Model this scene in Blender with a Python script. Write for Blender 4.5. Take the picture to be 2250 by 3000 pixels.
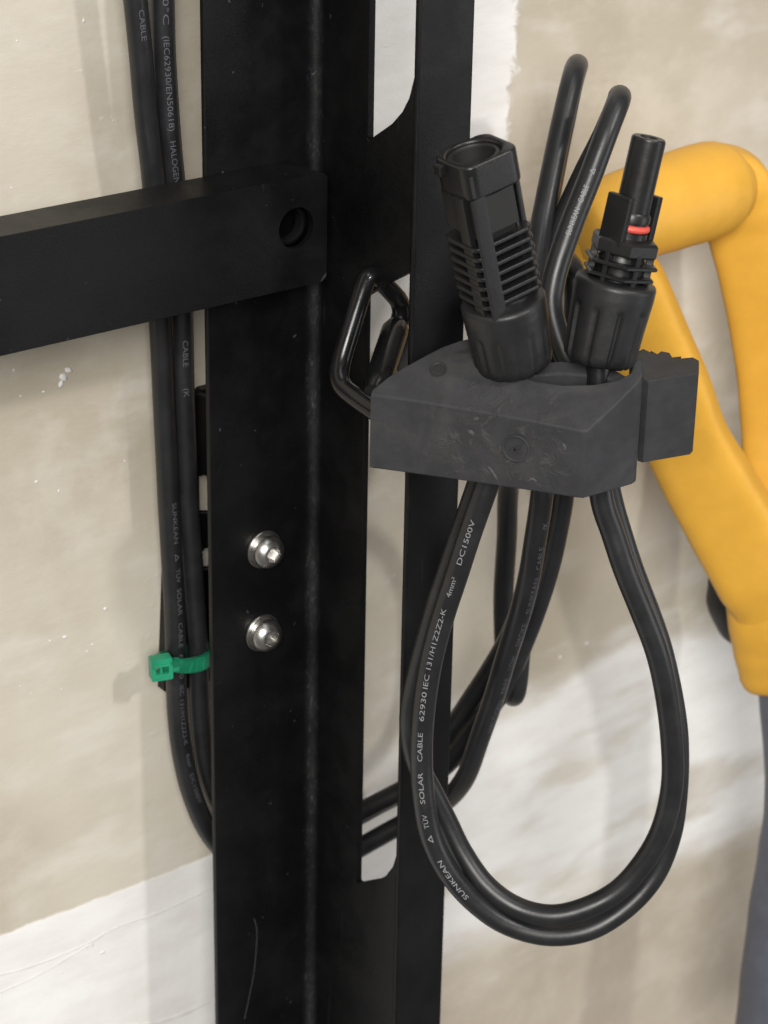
import bpy, bmesh, math, random
from mathutils import Vector, Matrix, noise
R_ = math.radians
random.seed(7)
for o in list(bpy.data.objects): bpy.data.objects.remove(o)
scene = bpy.context.scene
COL = scene.collection

# ------------------------------------------------------------------ camera
FPX, PITCH, ROLL, YAW = 6900.0, R_(24.72), R_(1.11), R_(37.85)
h = Vector((math.sin(YAW), math.cos(YAW), 0)); r_ = Vector((math.cos(YAW), -math.sin(YAW), 0)); zz = Vector((0, 0, 1))
F = h*math.cos(PITCH) - zz*math.sin(PITCH)
U0 = h*math.sin(PITCH) + zz*math.cos(PITCH)
RT = r_*math.cos(ROLL) + U0*math.sin(ROLL)
UP = U0*math.cos(ROLL) - r_*math.sin(ROLL)
CAM = Vector((-0.3311, -0.4807, 0.2596))
cd = bpy.data.cameras.new('Camera'); cam = bpy.data.objects.new('Camera', cd); COL.objects.link(cam)
M = Matrix((RT, UP, -F)).transposed().to_4x4(); M.translation = CAM
cam.matrix_world = M
cd.sensor_fit = 'VERTICAL'; cd.sensor_height = 36.0; cd.sensor_width = 27.0
cd.lens = 36.0*FPX/3000.0
cd.clip_start = 0.02; cd.clip_end = 50
cd.dof.use_dof = True; cd.dof.focus_distance = 0.562; cd.dof.aperture_fstop = 24
scene.camera = cam

def ray(px, py): return F + RT*((px-1125)/FPX) - UP*((py-1500)/FPX)
def at(px, py, Z): return CAM + ray(px, py)*Z                       # a point seen at a photo position, Z metres deep
def onpl(px, py, ax, val):
    d = ray(px, py); return CAM + d*((val-CAM[ax])/d[ax])
def proj(P):
    d = P-CAM; Z = d.dot(F); return (1125+FPX*d.dot(RT)/Z, 1500-FPX*d.dot(UP)/Z, Z)

# ------------------------------------------------------------------ light
w = bpy.data.worlds.new('World'); scene.world = w; w.use_nodes = True
w.node_tree.nodes['Background'].inputs[0].default_value = (1.0, 0.97, 0.92, 1)
w.node_tree.nodes['Background'].inputs[1].default_value = 0.14
def area(name, loc, target, size, power, col=(1, 1, 1), shape='DISK', sy=None):
    l = bpy.data.lights.new(name, 'AREA'); l.shape = shape; l.size = size; l.energy = power; l.color = col
    if sy: l.size_y = sy
    o = bpy.data.objects.new(name, l); COL.objects.link(o); o.location = loc
    o.rotation_euler = (Vector(target)-Vector(loc)).to_track_quat('-Z', 'Y').to_euler()
    return o
kd = Vector((0.28, -1, 0.80)).normalized()
area('ceiling_lamp_key', kd*2.4, (0, 0, 0), 0.16, 14, (1.0, 0.97, 0.93))
area('ceiling_lamp_left', (-1.5, -2.05, 1.25), (0, 0, 0), 1.2, 74, (1.0, 0.97, 0.92))
area('added_fill_right', (1.5, -1.9, -0.15), (0, -.05, 0), 1.1, 7, (0.97, 0.98, 1.0))  # added fill brightening the post's lip, standing in for floor bounce
area('ceiling_lamp_over', (0.1, -0.9, 2.0), (0, 0, 0), 0.9, 4, (1.0, 0.98, 0.95))
vs = scene.view_settings
vs.view_transform = 'Standard'; vs.look = 'None'; vs.exposure = 0.25; vs.gamma = 1.0
scene.render.engine = 'CYCLES'

# ------------------------------------------------------------------ materials
def mat(name, base=(.5, .5, .5), rough=.5, metal=0.0, spec=.5):
    m = bpy.data.materials.new(name); m.use_nodes = True
    b = m.node_tree.nodes['Principled BSDF']
    b.inputs['Base Color'].default_value = (*base, 1); b.inputs['Roughness'].default_value = rough
    b.inputs['Metallic'].default_value = metal; b.inputs['Specular IOR Level'].default_value = spec
    return m, m.node_tree, b
class NT:
    def __init__(s, t): s.t = t
    def n(s, typ, **kw):
        x = s.t.nodes.new(typ)
        for k, v in kw.items(): setattr(x, k, v)
        return x
    def put(s, sock, v):
        if isinstance(v, (int, float)): sock.default_value = v
        elif isinstance(v, tuple): sock.default_value = v
        else: s.t.links.new(v, sock)
    def math(s, op, a, b=0.0, c=None, clamp=False):
        x = s.n('ShaderNodeMath', operation=op); x.use_clamp = clamp
        s.put(x.inputs[0], a); s.put(x.inputs[1], b)
        if c is not None: s.put(x.inputs[2], c)
        return x.outputs[0]
    def step(s, v, lo, hi):
        x = s.n('ShaderNodeMapRange', interpolation_type='SMOOTHSTEP'); s.put(x.inputs[0], v)
        x.inputs[1].default_value = lo; x.inputs[2].default_value = hi
        return x.outputs[0]
    def noise(s, vec, scale, detail=3.0, rough=.55, dist=0.0):
        x = s.n('ShaderNodeTexNoise'); s.put(x.inputs['Vector'], vec); x.inputs['Scale'].default_value = scale
        x.inputs['Detail'].default_value = detail; x.inputs['Roughness'].default_value = rough
        x.inputs['Distortion'].default_value = dist
        return x.outputs[0]
    def mix(s, f, a, b):
        x = s.n('ShaderNodeMix', data_type='RGBA'); s.put(x.inputs[0], f)
        for sock, v in ((x.inputs[6], a), (x.inputs[7], b)):
            if isinstance(v, tuple): sock.default_value = (*v, 1)
            else: s.t.links.new(v, sock)
        return x.outputs[2]
    def bump(s, hgt, strength, dist):
        x = s.n('ShaderNodeBump'); x.inputs['Strength'].default_value = strength; x.inputs['Distance'].default_value = dist
        s.put(x.inputs['Height'], hgt); return x.outputs[0]
    def world(s):
        g = s.n('ShaderNodeNewGeometry'); sp = s.n('ShaderNodeSeparateXYZ'); s.t.links.new(g.outputs['Position'], sp.inputs[0])
        return g.outputs['Position'], sp.outputs[0], sp.outputs[1], sp.outputs[2]

def m_plastic(name, base, rough, nscale=900, bstr=.12, var=.35, dust=0.0, dustcol=(.12, .115, .105), spec=.5, bd=.0003):
    m, t, b = mat(name, base, rough, spec=spec); n = NT(t)
    P, x, y, z = n.world()
    a = n.noise(P, 140, 4, .6); c = n.noise(P, nscale, 3, .6)
    col = n.mix(n.step(a, .35, .7), base, tuple(v*(1+var) for v in base))
    if dust:
        d = n.math('MULTIPLY', n.step(n.noise(P, 70, 5, .65, .6), .5, .78), dust)
        col = n.mix(d, col, dustcol)
    t.links.new(col, b.inputs['Base Color'])
    rr = n.math('ADD', n.math('MULTIPLY', a, .22), rough-.1); t.links.new(rr, b.inputs['Roughness'])
    t.links.new(n.bump(c, bstr, bd), b.inputs['Normal'])
    return m

def m_steel_paint():
    m, t, b = mat('black powder coat', (.008, .008, .009), .42); n = NT(t)
    P, x, y, z = n.world()
    fine = n.noise(P, 1500, 3, .6); big = n.noise(P, 60, 5, .65, .3)
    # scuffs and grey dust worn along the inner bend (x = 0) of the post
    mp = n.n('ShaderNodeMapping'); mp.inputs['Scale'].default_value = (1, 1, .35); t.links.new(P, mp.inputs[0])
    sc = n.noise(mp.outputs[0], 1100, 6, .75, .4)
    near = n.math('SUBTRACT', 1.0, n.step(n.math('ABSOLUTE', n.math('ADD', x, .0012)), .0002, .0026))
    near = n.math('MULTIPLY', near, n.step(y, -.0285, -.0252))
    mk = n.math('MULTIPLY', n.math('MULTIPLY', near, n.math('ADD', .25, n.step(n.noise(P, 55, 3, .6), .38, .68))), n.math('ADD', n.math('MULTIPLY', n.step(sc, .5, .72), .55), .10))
    sp = n.math('MULTIPLY', n.step(n.noise(P, 420, 2, .5), .74, .79), .45)
    # thin scratches
    mp2 = n.n('ShaderNodeMapping'); mp2.inputs['Scale'].default_value = (1, 1, .06); mp2.inputs['Rotation'].default_value = (0, .12, 0)
    t.links.new(P, mp2.inputs[0])
    scr = n.math('MULTIPLY', n.step(n.noise(mp2.outputs[0], 480, 2, .4), .735, .76), .10)
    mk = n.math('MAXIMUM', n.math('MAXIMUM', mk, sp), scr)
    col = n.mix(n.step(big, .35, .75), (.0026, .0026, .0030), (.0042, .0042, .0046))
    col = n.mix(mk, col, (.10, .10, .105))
    t.links.new(col, b.inputs['Base Color'])
    t.links.new(n.math('ADD', n.math('MULTIPLY', n.step(big, .3, .75), .16), .38), b.inputs['Roughness'])
    t.links.new(n.bump(fine, .25, .0002), b.inputs['Normal'])
    b.inputs['Specular IOR Level'].default_value = .32
    return m

def m_wall():
    m, t, b = mat('unpainted drywall', (.55, .5, .42), .85, spec=.25); n = NT(t)
    P, x, y, z = n.world()
    def mapped(sc, rot):
        mp = n.n('ShaderNodeMapping'); mp.inputs['Scale'].default_value = sc; mp.inputs['Rotation'].default_value = rot
        t.links.new(P, mp.inputs[0]); return mp.outputs[0]
    S = mapped((1, 1, 2.6), (0, .10, 0))
    e1 = n.math('SUBTRACT', n.noise(P, 34, 5, .6), .5); e2 = n.math('SUBTRACT', n.noise(P, 150, 4, .6), .5)
    cloud = n.noise(P, 13, 2, .5); streak = n.noise(S, 22, 4, .55); fine = n.noise(P, 260, 4, .65); mid = n.noise(P, 75, 4, .6)
    paper = n.mix(n.step(cloud, .32, .68), (.42, .375, .30), (.56, .518, .44))
    paper = n.mix(n.math('MULTIPLY', n.step(n.noise(P, 42, 5, .62), .42, .7), .5), paper, (.60, .56, .49))
    col = n.mix(n.math('MULTIPLY', n.step(streak, .50, .72), .5), paper, (.66, .63, .585))
    # crumbs and dry drags of compound
    drag = n.math('MULTIPLY', n.step(n.noise(mapped((1, 1, 1.6), (0, -.5, 0)), 120, 6, .7), .60, .74), n.math('MULTIPLY', n.step(n.noise(P, 18, 3, .5), .46, .62), .6))
    col = n.mix(drag, col, (.73, .715, .69))
    # horizontal taped joint: ragged sharp edge on the left, feathered out on the right
    right = n.step(x, .015, .07)
    zt = n.math('ADD', n.math('ADD', z, n.math('MULTIPLY', e2, .0022)), n.math('MULTIPLY', e1, .003))
    sharp = n.math('SUBTRACT', 1.0, n.step(zt, -.1136, -.1124))
    zs = n.math('ADD', z, n.math('MULTIPLY', n.math('SUBTRACT', streak, .5), .05))
    soft = n.math('SUBTRACT', 1.0, n.step(zs, -.106, -.088))
    joint = n.math('ADD', n.math('MULTIPLY', sharp, n.math('SUBTRACT', 1.0, right)), n.math('MULTIPLY', soft, right))
    lowr = n.step(n.math('ADD', z, n.math('MULTIPLY', n.math('SUBTRACT', n.noise(S, 15, 4, .55), .5), .05)), -.196, -.172)
    joint = n.math('MULTIPLY', joint, n.math('ADD', n.math('MULTIPLY', lowr, right), n.math('SUBTRACT', 1.0, right)))
    blot = n.math('MULTIPLY', n.step(n.noise(S, 17, 3, .5), .50, .66), n.math('ADD', n.math('MULTIPLY', right, .62), .08))
    joint = n.math('MULTIPLY', joint, n.math('SUBTRACT', 1.0, blot))
    # vertical taped joint with trowelled, scalloped edges, upper part of the wall
    e3 = n.math('SUBTRACT', n.noise(P, 110, 4, .6, .6), .5)
    xv = n.math('ADD', n.math('ADD', x, n.math('MULTIPLY', e3, .013)), n.math('MULTIPLY', z, .06))
    vert = n.math('MULTIPLY', n.step(xv, .0376, .0382), n.math('SUBTRACT', 1.0, n.step(n.math('ADD', xv, n.math('MULTIPLY', z, -.08)), .0803, .0826)))
    vert = n.math('MULTIPLY', vert, n.step(z, 0, .07))
    mk = n.math('MAXIMUM', joint, vert)
    white = n.mix(n.step(n.noise(S, 40, 4, .6), .35, .75), (.79, .785, .78), (.71, .697, .68))
    col = n.mix(n.math('MULTIPLY', mk, .96), col, white)
    # bare brown paper low on the right
    brown = n.math('MULTIPLY', n.math('SUBTRACT', 1.0, n.step(n.math('ADD', z, n.math('MULTIPLY', n.math('SUBTRACT', streak, .5), .06)), -.215, -.175)), n.math('MULTIPLY', right, .8))
    col = n.mix(brown, col, n.mix(n.step(mid, .4, .7), (.40, .345, .28), (.46, .405, .335)))
    t.links.new(col, b.inputs['Base Color'])
    hg = n.math('ADD', n.math('MULTIPLY', mk, .5), n.math('ADD', n.math('MULTIPLY', n.noise(S, 70, 5, .65), .6), n.math('ADD', n.math('MULTIPLY', fine, .25), n.math('MULTIPLY', drag, .8))))
    t.links.new(n.bump(hg, .32, .0012), b.inputs['Normal'])
    return m

MB_ = dict(
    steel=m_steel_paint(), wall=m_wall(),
    cable=m_plastic('cable jacket rubber', (.0118, .0122, .0138), .36, 700, .10, .3, .22, (.055, .053, .05)),
    ink=mat('pale printed ink', (.235, .235, .25), .6)[0], ink_dim=mat('worn printed ink', (.085, .085, .10), .6)[0],
    rubber=m_plastic('grey rubber', (.025, .025, .028), .66, 420, .35, .35, .6, (.055, .053, .050), .35),
    nylon=m_plastic('black nylon', (.0075, .0075, .0082), .36, 800, .15, .3, .06, (.05, .05, .05)),
    nut=m_plastic('black moulded nut', (.0115, .0115, .0125), .43, 600, .2, .3, .1, (.05, .05, .048)),
    gloss=m_plastic('glossy black coated metal', (.006, .006, .0065), .2, 500, .04, .2, .0),
    red=m_plastic('red seal rubber', (.62, .085, .06), .45, 500, .05, .1),
    green=m_plastic('green nylon tie', (.012, .20, .105), .36, 700, .08, .3),
    yellow=m_plastic('yellow moulded plastic', (.66, .35, .040), .50, 300, .15, .06, .25, (.50, .27, .04)),
    shaft=m_plastic('blue grey shaft', (.085, .09, .115), .45, 300, .1, .2),
    dark=m_plastic('matt black plastic', (.012, .012, .012), .55, 300, .1, .2),
    compound=m_plastic('dried joint compound', (.70, .69, .675), .8, 300, .2, -.06, spec=.25),
)
ms, ts, bs = mat('brushed stainless', (.52, .51, .49), .3, 1.0); nn = NT(ts); P_, _, _, _ = nn.world()
ts.links.new(nn.math('ADD', nn.math('MULTIPLY', nn.noise(P_, 900, 3), .25), .2), bs.inputs['Roughness']); MB_['inox'] = ms

# ------------------------------------------------------------------ mesh helpers (world coordinates, metres)
def link(o, parent=None):
    COL.objects.link(o)
    if parent is not None: o.parent = parent
    return o
def org(o):
    v = Vector((0, 0, 0))
    while o is not None: v = v + o.location; o = o.parent
    return v
def empty(name, loc, label, cat, group=None):
    o = bpy.data.objects.new(name, None); o.empty_display_size = .005; o.location = loc
    o['label'] = label; o['category'] = cat
    if group: o['group'] = group
    return link(o)
def obj(name, bm, m, parent=None, smooth=40, label=None, flat=False):
    if parent is not None:
        bmesh.ops.translate(bm, verts=bm.verts, vec=-org(parent))
    bmesh.ops.recalc_face_normals(bm, faces=bm.faces)
    me = bpy.data.meshes.new(name); 
    if smooth:
        lim = R_(smooth)
        for f in bm.faces: f.smooth = not (flat and abs(f.normal.y) > .999)
        for e in bm.edges:
            if len(e.link_faces) == 2: e.smooth = e.calc_face_angle(3.2) < lim
    bm.to_mesh(me); bm.free()
    me.materials.append(MB_[m] if isinstance(m, str) else m)
    o = bpy.data.objects.new(name, me)
    if label: o['label'] = label
    if smooth and smooth <= 55: o.modifiers.new('weighted', 'WEIGHTED_NORMAL').keep_sharp = True
    return link(o, parent)
def bevel(bm, off, seg=2, ang=30, edges=None):
    es = [e for e in (edges or bm.edges) if len(e.link_faces) == 2 and e.calc_face_angle(0) > R_(ang)]
    if es and off > 0: bmesh.ops.bevel(bm, geom=es, offset=off, segments=seg, profile=.5, affect='EDGES', clamp_overlap=True)
    return bm
def join(*bms):
    o = bmesh.new()
    for b in bms:
        me = bpy.data.meshes.new('t'); b.to_mesh(me); b.free(); o.from_mesh(me); bpy.data.meshes.remove(me)
    return o
def xf(bm, mtx): bmesh.ops.transform(bm, matrix=mtx, verts=bm.verts); return bm
def box(x0, x1, y0, y1, z0, z1, bv=0.0, seg=2):
    bm = bmesh.new()
    bmesh.ops.create_cube(bm, size=1)
    for v in bm.verts: v.co = Vector((x0 if v.co.x < 0 else x1, y0 if v.co.y < 0 else y1, z0 if v.co.z < 0 else z1))
    return bevel(bm, bv, seg)
def prism(pts, z0, z1, bv=0.0, seg=2, holes=()):
    """polygon (x,y) with holes, extruded from z0 to z1"""
    bm = bmesh.new(); es = []
    for lp in (pts, *holes):
        vs_ = [bm.verts.new((p[0], p[1], z0)) for p in lp]
        es += [bm.edges.new((vs_[i], vs_[(i+1) % len(vs_)])) for i in range(len(vs_))]
    if holes: bmesh.ops.triangle_fill(bm, use_beauty=True, use_dissolve=False, edges=es)
    else: bmesh.ops.contextual_create(bm, geom=bm.verts[:])
    g = bmesh.ops.extrude_face_region(bm, geom=bm.faces[:])
    bmesh.ops.translate(bm, verts=[v for v in g['geom'] if isinstance(v, bmesh.types.BMVert)], vec=(0, 0, z1-z0))
    bmesh.ops.recalc_face_normals(bm, faces=bm.faces)
    return bevel(bm, bv, seg, 25)
def lathe(prof, n=40, rfun=None, caps=True):
    """prof: list of (r, z); rfun(ang, z, r) can vary the radius"""
    bm = bmesh.new(); rings = []
    for rr, z in prof:
        ring = []
        for i in range(n):
            a = 2*math.pi*i/n; q = rfun(a, z, rr) if rfun else rr
            ring.append(bm.verts.new((q*math.cos(a), q*math.sin(a), z)))
        rings.append(ring)
    for a, b in zip(rings, rings[1:]):
        for i in range(n): bm.faces.new((a[i], a[(i+1) % n], b[(i+1) % n], b[i]))
    if caps: bm.faces.new(rings[0][::-1]); bm.faces.new(rings[-1])
    return bm
def catmull(pts, step):
    """centripetal-ish spline through pts, resampled to even steps; returns points and the arc length at each control"""
    P = [pts[0]*2-pts[1]] + list(pts) + [pts[-1]*2-pts[-2]]
    raw = []; idx = []
    for i in range(1, len(P)-2):
        idx.append(len(raw))
        p0, p1, p2, p3 = P[i-1:i+3]
        t0 = 0; t1 = t0+(p1-p0).length**.5; t2 = t1+(p2-p1).length**.5; t3 = t2+(p3-p2).length**.5
        for k in range(24):
            t = t1+(t2-t1)*k/24
            a1 = p0*((t1-t)/(t1-t0))+p1*((t-t0)/(t1-t0)); a2 = p1*((t2-t)/(t2-t1))+p2*((t-t1)/(t2-t1)); a3 = p2*((t3-t)/(t3-t2))+p3*((t-t2)/(t3-t2))
            b1 = a1*((t2-t)/(t2-t0))+a2*((t-t0)/(t2-t0)); b2 = a2*((t3-t)/(t3-t1))+a3*((t-t1)/(t3-t1))
            raw.append(b1*((t2-t)/(t2-t1))+b2*((t-t1)/(t2-t1)))
    idx.append(len(raw)); raw.append(pts[-1])
    cum = [0]
    for a, b in zip(raw, raw[1:]): cum.append(cum[-1]+(b-a).length)
    n = max(2, int(cum[-1]/step)); out = []; j = 0
    for k in range(n+1):
        s = cum[-1]*k/n
        while j < len(cum)-2 and cum[j+1] < s: j += 1
        d = cum[j+1]-cum[j]; out.append(raw[j].lerp(raw[j+1], (s-cum[j])/d if d > 0 else 0))
    return out, [cum[i] for i in idx]
def frames(pts):
    T = [(pts[min(i+1, len(pts)-1)]-pts[max(i-1, 0)]).normalized() for i in range(len(pts))]
    nrm = T[0].orthogonal().normalized(); N = []
    for t in T:
        nrm = (nrm - t*nrm.dot(t)).normalized(); N.append(nrm.copy())
    return T, N
def tube(pts, rad, n=18, caps=True, ref=None, ex=1.0, asp=1.0, rot=0.0):
    """rad: number or list of (ra, rb)/number per point"""
    bm = bmesh.new(); T, N = frames(pts); rings = []
    if ref is not None: N = [(ref-t*ref.dot(t)).normalized() for t in T]
    pw = lambda v: math.copysign(abs(v)**ex, v)
    cr, sr = math.cos(rot), math.sin(rot)
    for i, p in enumerate(pts):
        q = rad[i] if isinstance(rad, list) else rad
        B = T[i].cross(N[i]); ring = []
        for k in range(n):
            u, v = q*asp*pw(math.cos(2*math.pi*k/n)), q*pw(math.sin(2*math.pi*k/n))
            ring.append(bm.verts.new(p + N[i]*(u*cr-v*sr) + B*(u*sr+v*cr)))
        rings.append(ring)
    for a, b in zip(rings, rings[1:]):
        for k in range(n): bm.faces.new((a[k], a[(k+1) % n], b[(k+1) % n], b[k]))
    if caps: bm.faces.new(rings[0][::-1]); bm.faces.new(rings[-1])
    return bm

# ------------------------------------------------------------------ wall
bmw = box(-.9, 1.3, 0, .0127, -.8, .8)
wall = obj('wall', bmw, 'wall', None, 0); wall['kind'] = 'structure'
def ridge(pxs, rad, seed, name='tape_edge'):
    """a thin wrinkled ridge of paper tape or compound lying on the wall"""
    pts = [onpl(x, y, 1, 0.0) for x, y in pxs]
    sm, _ = catmull(pts, .0012)
    bm = bmesh.new(); prev = None
    for i, p in enumerate(sm):
        k = noise.noise(Vector((i*.22, seed, 0))); k2 = noise.noise(Vector((i*.6, seed+9, 0)))
        wd = rad*(1+.8*k); hg = rad*(.42+.5*max(0, k2)) if 2 < i < len(sm)-3 else .00001
        c = p+Vector((0, 0, rad*.6*k2))
        ring = [bm.verts.new(c+Vector((0, .0002, wd*1.6))), bm.verts.new(c+Vector((0, -hg, wd*.3))), bm.verts.new(c+Vector((0, -hg*.7, -wd*.4))), bm.verts.new(c+Vector((0, .0002, -wd)))]
        if prev:
            for q in range(3): bm.faces.new((prev[q], prev[q+1], ring[q+1], ring[q]))
        prev = ring
    return obj(name, bm, 'compound', wall, 60)
ridge([(-40, 2868), (120, 2822), (260, 2762), (330, 2722), (470, 2672), (630, 2598)], .00045, 1)
ridge([(-40, 2925), (90, 2868), (200, 2806), (300, 2742)], .0004, 2)
ridge([(340, 3010), (480, 2990), (620, 2935)], .0007, 5)
fl = []
for (x, y, s) in [(185, 1105, 1.5), (200, 1085, 1.2), (178, 1125, 1.1), (106, 1411, .6), (172, 1438, .5), (308, 1784, .75), (190, 1866, .8), (146, 1878, .5), (270, 1888, .5), (255, 1908, .45), (128, 1148, .5), (60, 1160, .4), (40, 1085, .5), (90, 2030, .35), (180, 2018, .4), (50, 120, .4), (245, 60, .6), (300, 2790, .9), (270, 2768, .7), (255, 2775, .6), (180, 2850, .5), (1720, 1885, .9), (1640, 1925, .7), (33, 551, .4), (365, 1350, .35), (60, 2010, .3), (1890, 560, .5)]:
    b = bmesh.new(); bmesh.ops.create_icosphere(b, subdivisions=2, radius=1)
    for v in b.verts: v.co *= 1+.45*noise.noise(v.co*1.7+Vector((x, y, 0)))
    p = onpl(x, y, 1, 0)
    xf(b, Matrix.Translation(p) @ Matrix.Rotation(random.uniform(0, 3), 4, 'Y') @ Matrix.Diagonal((s*.0009, s*.00035, s*.0006, 1))); fl.append(b)
fo = obj('compound_flecks', join(*fl), 'compound', wall, 80); fo['kind'] = 'stuff'

# ------------------------------------------------------------------ post (rolled steel: back plate, slotted web, front lip)
ZB, ZT = -.26, .26
Y1, YL, TH = -.025, -.0644, .0018
post = empty('steel_post', (0, Y1, ZB), 'tall black steel post of bent sheet with slanted cutouts, in front of the bare wall', 'post')
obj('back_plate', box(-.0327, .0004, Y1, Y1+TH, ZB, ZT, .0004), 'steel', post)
sl = lambda p: (p[0], p[1])
lowcut = [(-.0452, -.1046), (-.0463, -.1048), (-.0555, -.0984), (-.0588, -.0955), (-.0613, -.0912), (-.0631, -.0865), (-.0636, -.0820), (-.0636, .0778), (-.0548, .0722), (-.0452, .0660)]
upcut = [(-.0452, .236), (-.0452, .1056), (-.0460, .1052), (-.0550, .1113), (-.0588, .1150), (-.0613, .1189), (-.0630, .1240), (-.0636, .1300), (-.0636, .236)]
web = prism([(Y1+TH-.0004, ZB), (Y1+TH-.0004, ZT), (YL+.0006, ZT), (YL+.0006, ZB)], 0, TH, 0, 1, [lowcut, upcut])
for v in web.verts: v.co = Vector((v.co.z, v.co.x, v.co.y))
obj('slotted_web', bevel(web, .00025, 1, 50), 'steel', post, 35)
obj('front_lip', box(-.0002, .0163, YL, YL+TH, ZB, ZT, .0007, 3), 'steel', post)
fil = bmesh.new(); pr = None
rf = .0024
prof = [(-rf+rf*math.sin(a)-.0, Y1-rf+rf*math.cos(a)) for a in [math.pi/2*k/6 for k in range(7)]]
for z in (ZB+.001, ZT-.001):
    rg = [fil.verts.new((x-.00005, y-.00005, z)) for x, y in prof]
    if pr:
        for k in range(6): fil.faces.new((pr[k], pr[k+1], rg[k+1], rg[k]))
    pr = rg
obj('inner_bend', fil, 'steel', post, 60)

sc_, _ = catmull([onpl(x, y, 1, Y1+.00003) for x, y in ((744, 2690), (752, 2722), (750, 2790), (742, 2860), (730, 2920), (716, 2985))], .0008)
obj('scratch', tube(sc_, .00010, 6), mat('scratched paint', (.07, .07, .075), .6)[0], post, 80)

# ------------------------------------------------------------------ crossbar
YB = -.0385
z0, z1 = .0693, .0970
xe = -.0067
bar = empty('crossbar', (xe, Y1, z0), 'black rectangular steel tube crossbar with a round hole near its end', 'crossbar')
hc = onpl(868, 668, 1, YB); hr = .0051
circ = [(hc.x+hr*math.cos(2*math.pi*k/40), hc.z+hr*math.sin(2*math.pi*k/40)) for k in range(40)]
RB = .0022
def rrect(a0, a1, b0, b1, r, n=5):
    o = []
    for cx, cy, s in ((a1-r, b1-r, 0), (a0+r, b1-r, 90), (a0+r, b0+r, 180), (a1-r, b0+r, 270)):
        for k in range(n+1): a = R_(s+90*k/n); o.append((cx+r*math.cos(a), cy+r*math.sin(a)))
    return o
# front wall with the hole, as a rounded plate; body behind it
fw = prism(rrect(-.40, xe, z0, z1, RB), 0, .0016, 0, 1, [circ])
for v in fw.verts: v.co = Vector((v.co.x, YB+v.co.z, v.co.y))
bevel(fw, .0009, 3, 50, [e for e in fw.edges if all(abs(v.co.y-YB) < 1e-6 and math.hypot(v.co.x-hc.x, v.co.z-hc.z) > hr+.0008 for v in e.verts)])
obj('front_wall', fw, 'steel', bar, 50, None, True)
yb0, yb1 = YB+.0013, Y1-.0003
tw = prism(rrect(-.40, xe-.0001, z0+.0001, z1-.0001, RB), 0, 1, 0, 1, [rrect(-.398, xe-.0018, z0+.0018, z1-.0018, .0012)])
for v in tw.verts: v.co = Vector((v.co.x, YB+.0015 if v.co.z < .5 else yb1, v.co.y))
obj('tube_walls', tw, 'steel', bar, 50)
obj('back_wall', box(-.3985, xe-.0016, yb1-.0016, yb1-.0003, z0+.0016, z1-.0016), 'steel', bar)
rim = lathe([(hr+.0001, 0), (hr+.0001, .0022), (hr-.0002, .0027), (hr-.0011, .0029), (hr-.0014, .0024), (hr-.0014, 0.0)], 48, None, False)
xf(rim, Matrix.Translation((hc.x, YB+.0056, hc.z)) @ Matrix.Rotation(R_(90), 4, 'X'))
obj('hole_sleeve', rim, 'gloss', bar, 60)

# ------------------------------------------------------------------ wall bracket behind the post
YK0, YK1 = -.0032, -.0006
def P2(px, py): p = onpl(px, py, 1, YK0); return (p.x, p.z)
brk = empty('wall_bracket', (-.02, 0, -.055), 'flat black slotted bracket fixed to the wall behind the cables', 'bracket')
A = P2(479, 2040)
pl_ = [(A[0]+.0018, A[1]), (.006, A[1]), (.006, .0322), (-.0205, .0322), (-.0229, .0300), (-.0229, .0175), (A[0]+.0048, .0170), (A[0]+.004, .0160), (A[0], A[1]+.0018)]
hA = [(-.0222, .0082), (-.0150, .0082), (-.0150, -.0050), (-.0222, -.0030)]
hB = [(-.0208, -.0132), (-.0150, -.0132), (-.0150, -.0215), (-.0218, -.0198), (-.0218, -.0146)]
bp = prism(pl_, 0, YK1-YK0, 0, 1, [hA, hB])
for v in bp.verts: v.co = Vector((v.co.x, YK0+v.co.z, v.co.y))
obj('plate', bevel(bp, .0003, 1, 50), 'steel', brk)
obj('lug', join(box(-.0226, -.0206, -.0098, YK0-.0001, .0095, .0318, .0006), box(-.0204, -.010, -.0098, -.0082, .0095, .0318, .0006)), 'steel', brk)
obj('standoff', box(-.0165, .0, Y1+TH+.0002, YK0-.0001, -.042, .0058, .0008), 'steel', brk)

# ------------------------------------------------------------------ bolts
def bolt(px, py, rot, label):
    c = onpl(px, py, 1, Y1)
    e = empty('bolt', c, label, 'bolt', 'stainless bolts in the post')
    Mx = Matrix.Translation(c-Vector((0, .00005, 0))) @ Matrix.Rotation(R_(90), 4, 'X') @ Matrix.Scale(.001, 4)
    obj('washer', xf(lathe([(4.95, 0), (5.2, .15), (5.2, .8), (5.05, 1.0), (2.0, 1.0)], 48), Mx), 'inox', e, 35)
    Ms = Mx @ Matrix.Rotation(R_(rot*3), 4, 'Z')
    obj('lock_washer', xf(lathe([(4.1, 1.0), (4.35, 1.12), (4.35, 2.1), (4.2, 2.25), (2.0, 2.25)], 48), Ms), 'inox', e, 35)
    # button head with a hex socket
    hx = lambda rr, a: rr*math.cos(math.pi/6)/math.cos(((a+R_(rot)) % (math.pi/3))-math.pi/6)
    prof = [(4.2, 2.27), (4.55, 2.42), (4.5, 2.8), (4.25, 3.45), (3.75, 4.15), (3.1, 4.7), (2.75, 4.92), (2.45, 5.06), (2.3, 5.05), (2.24, 4.9), (2.2, 3.0), (.02, 2.75)]
    obj('head', xf(lathe(prof, 72, lambda a, z, r: hx(r, a) if (r < 2.4) else r), Mx), 'inox', e, 40)
bolt(770, 1607, 10, 'upper of the two stainless button head bolts with washers on the black post')
bolt(765, 1851, 38, 'lower of the two stainless button head bolts with washers on the black post')

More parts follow.
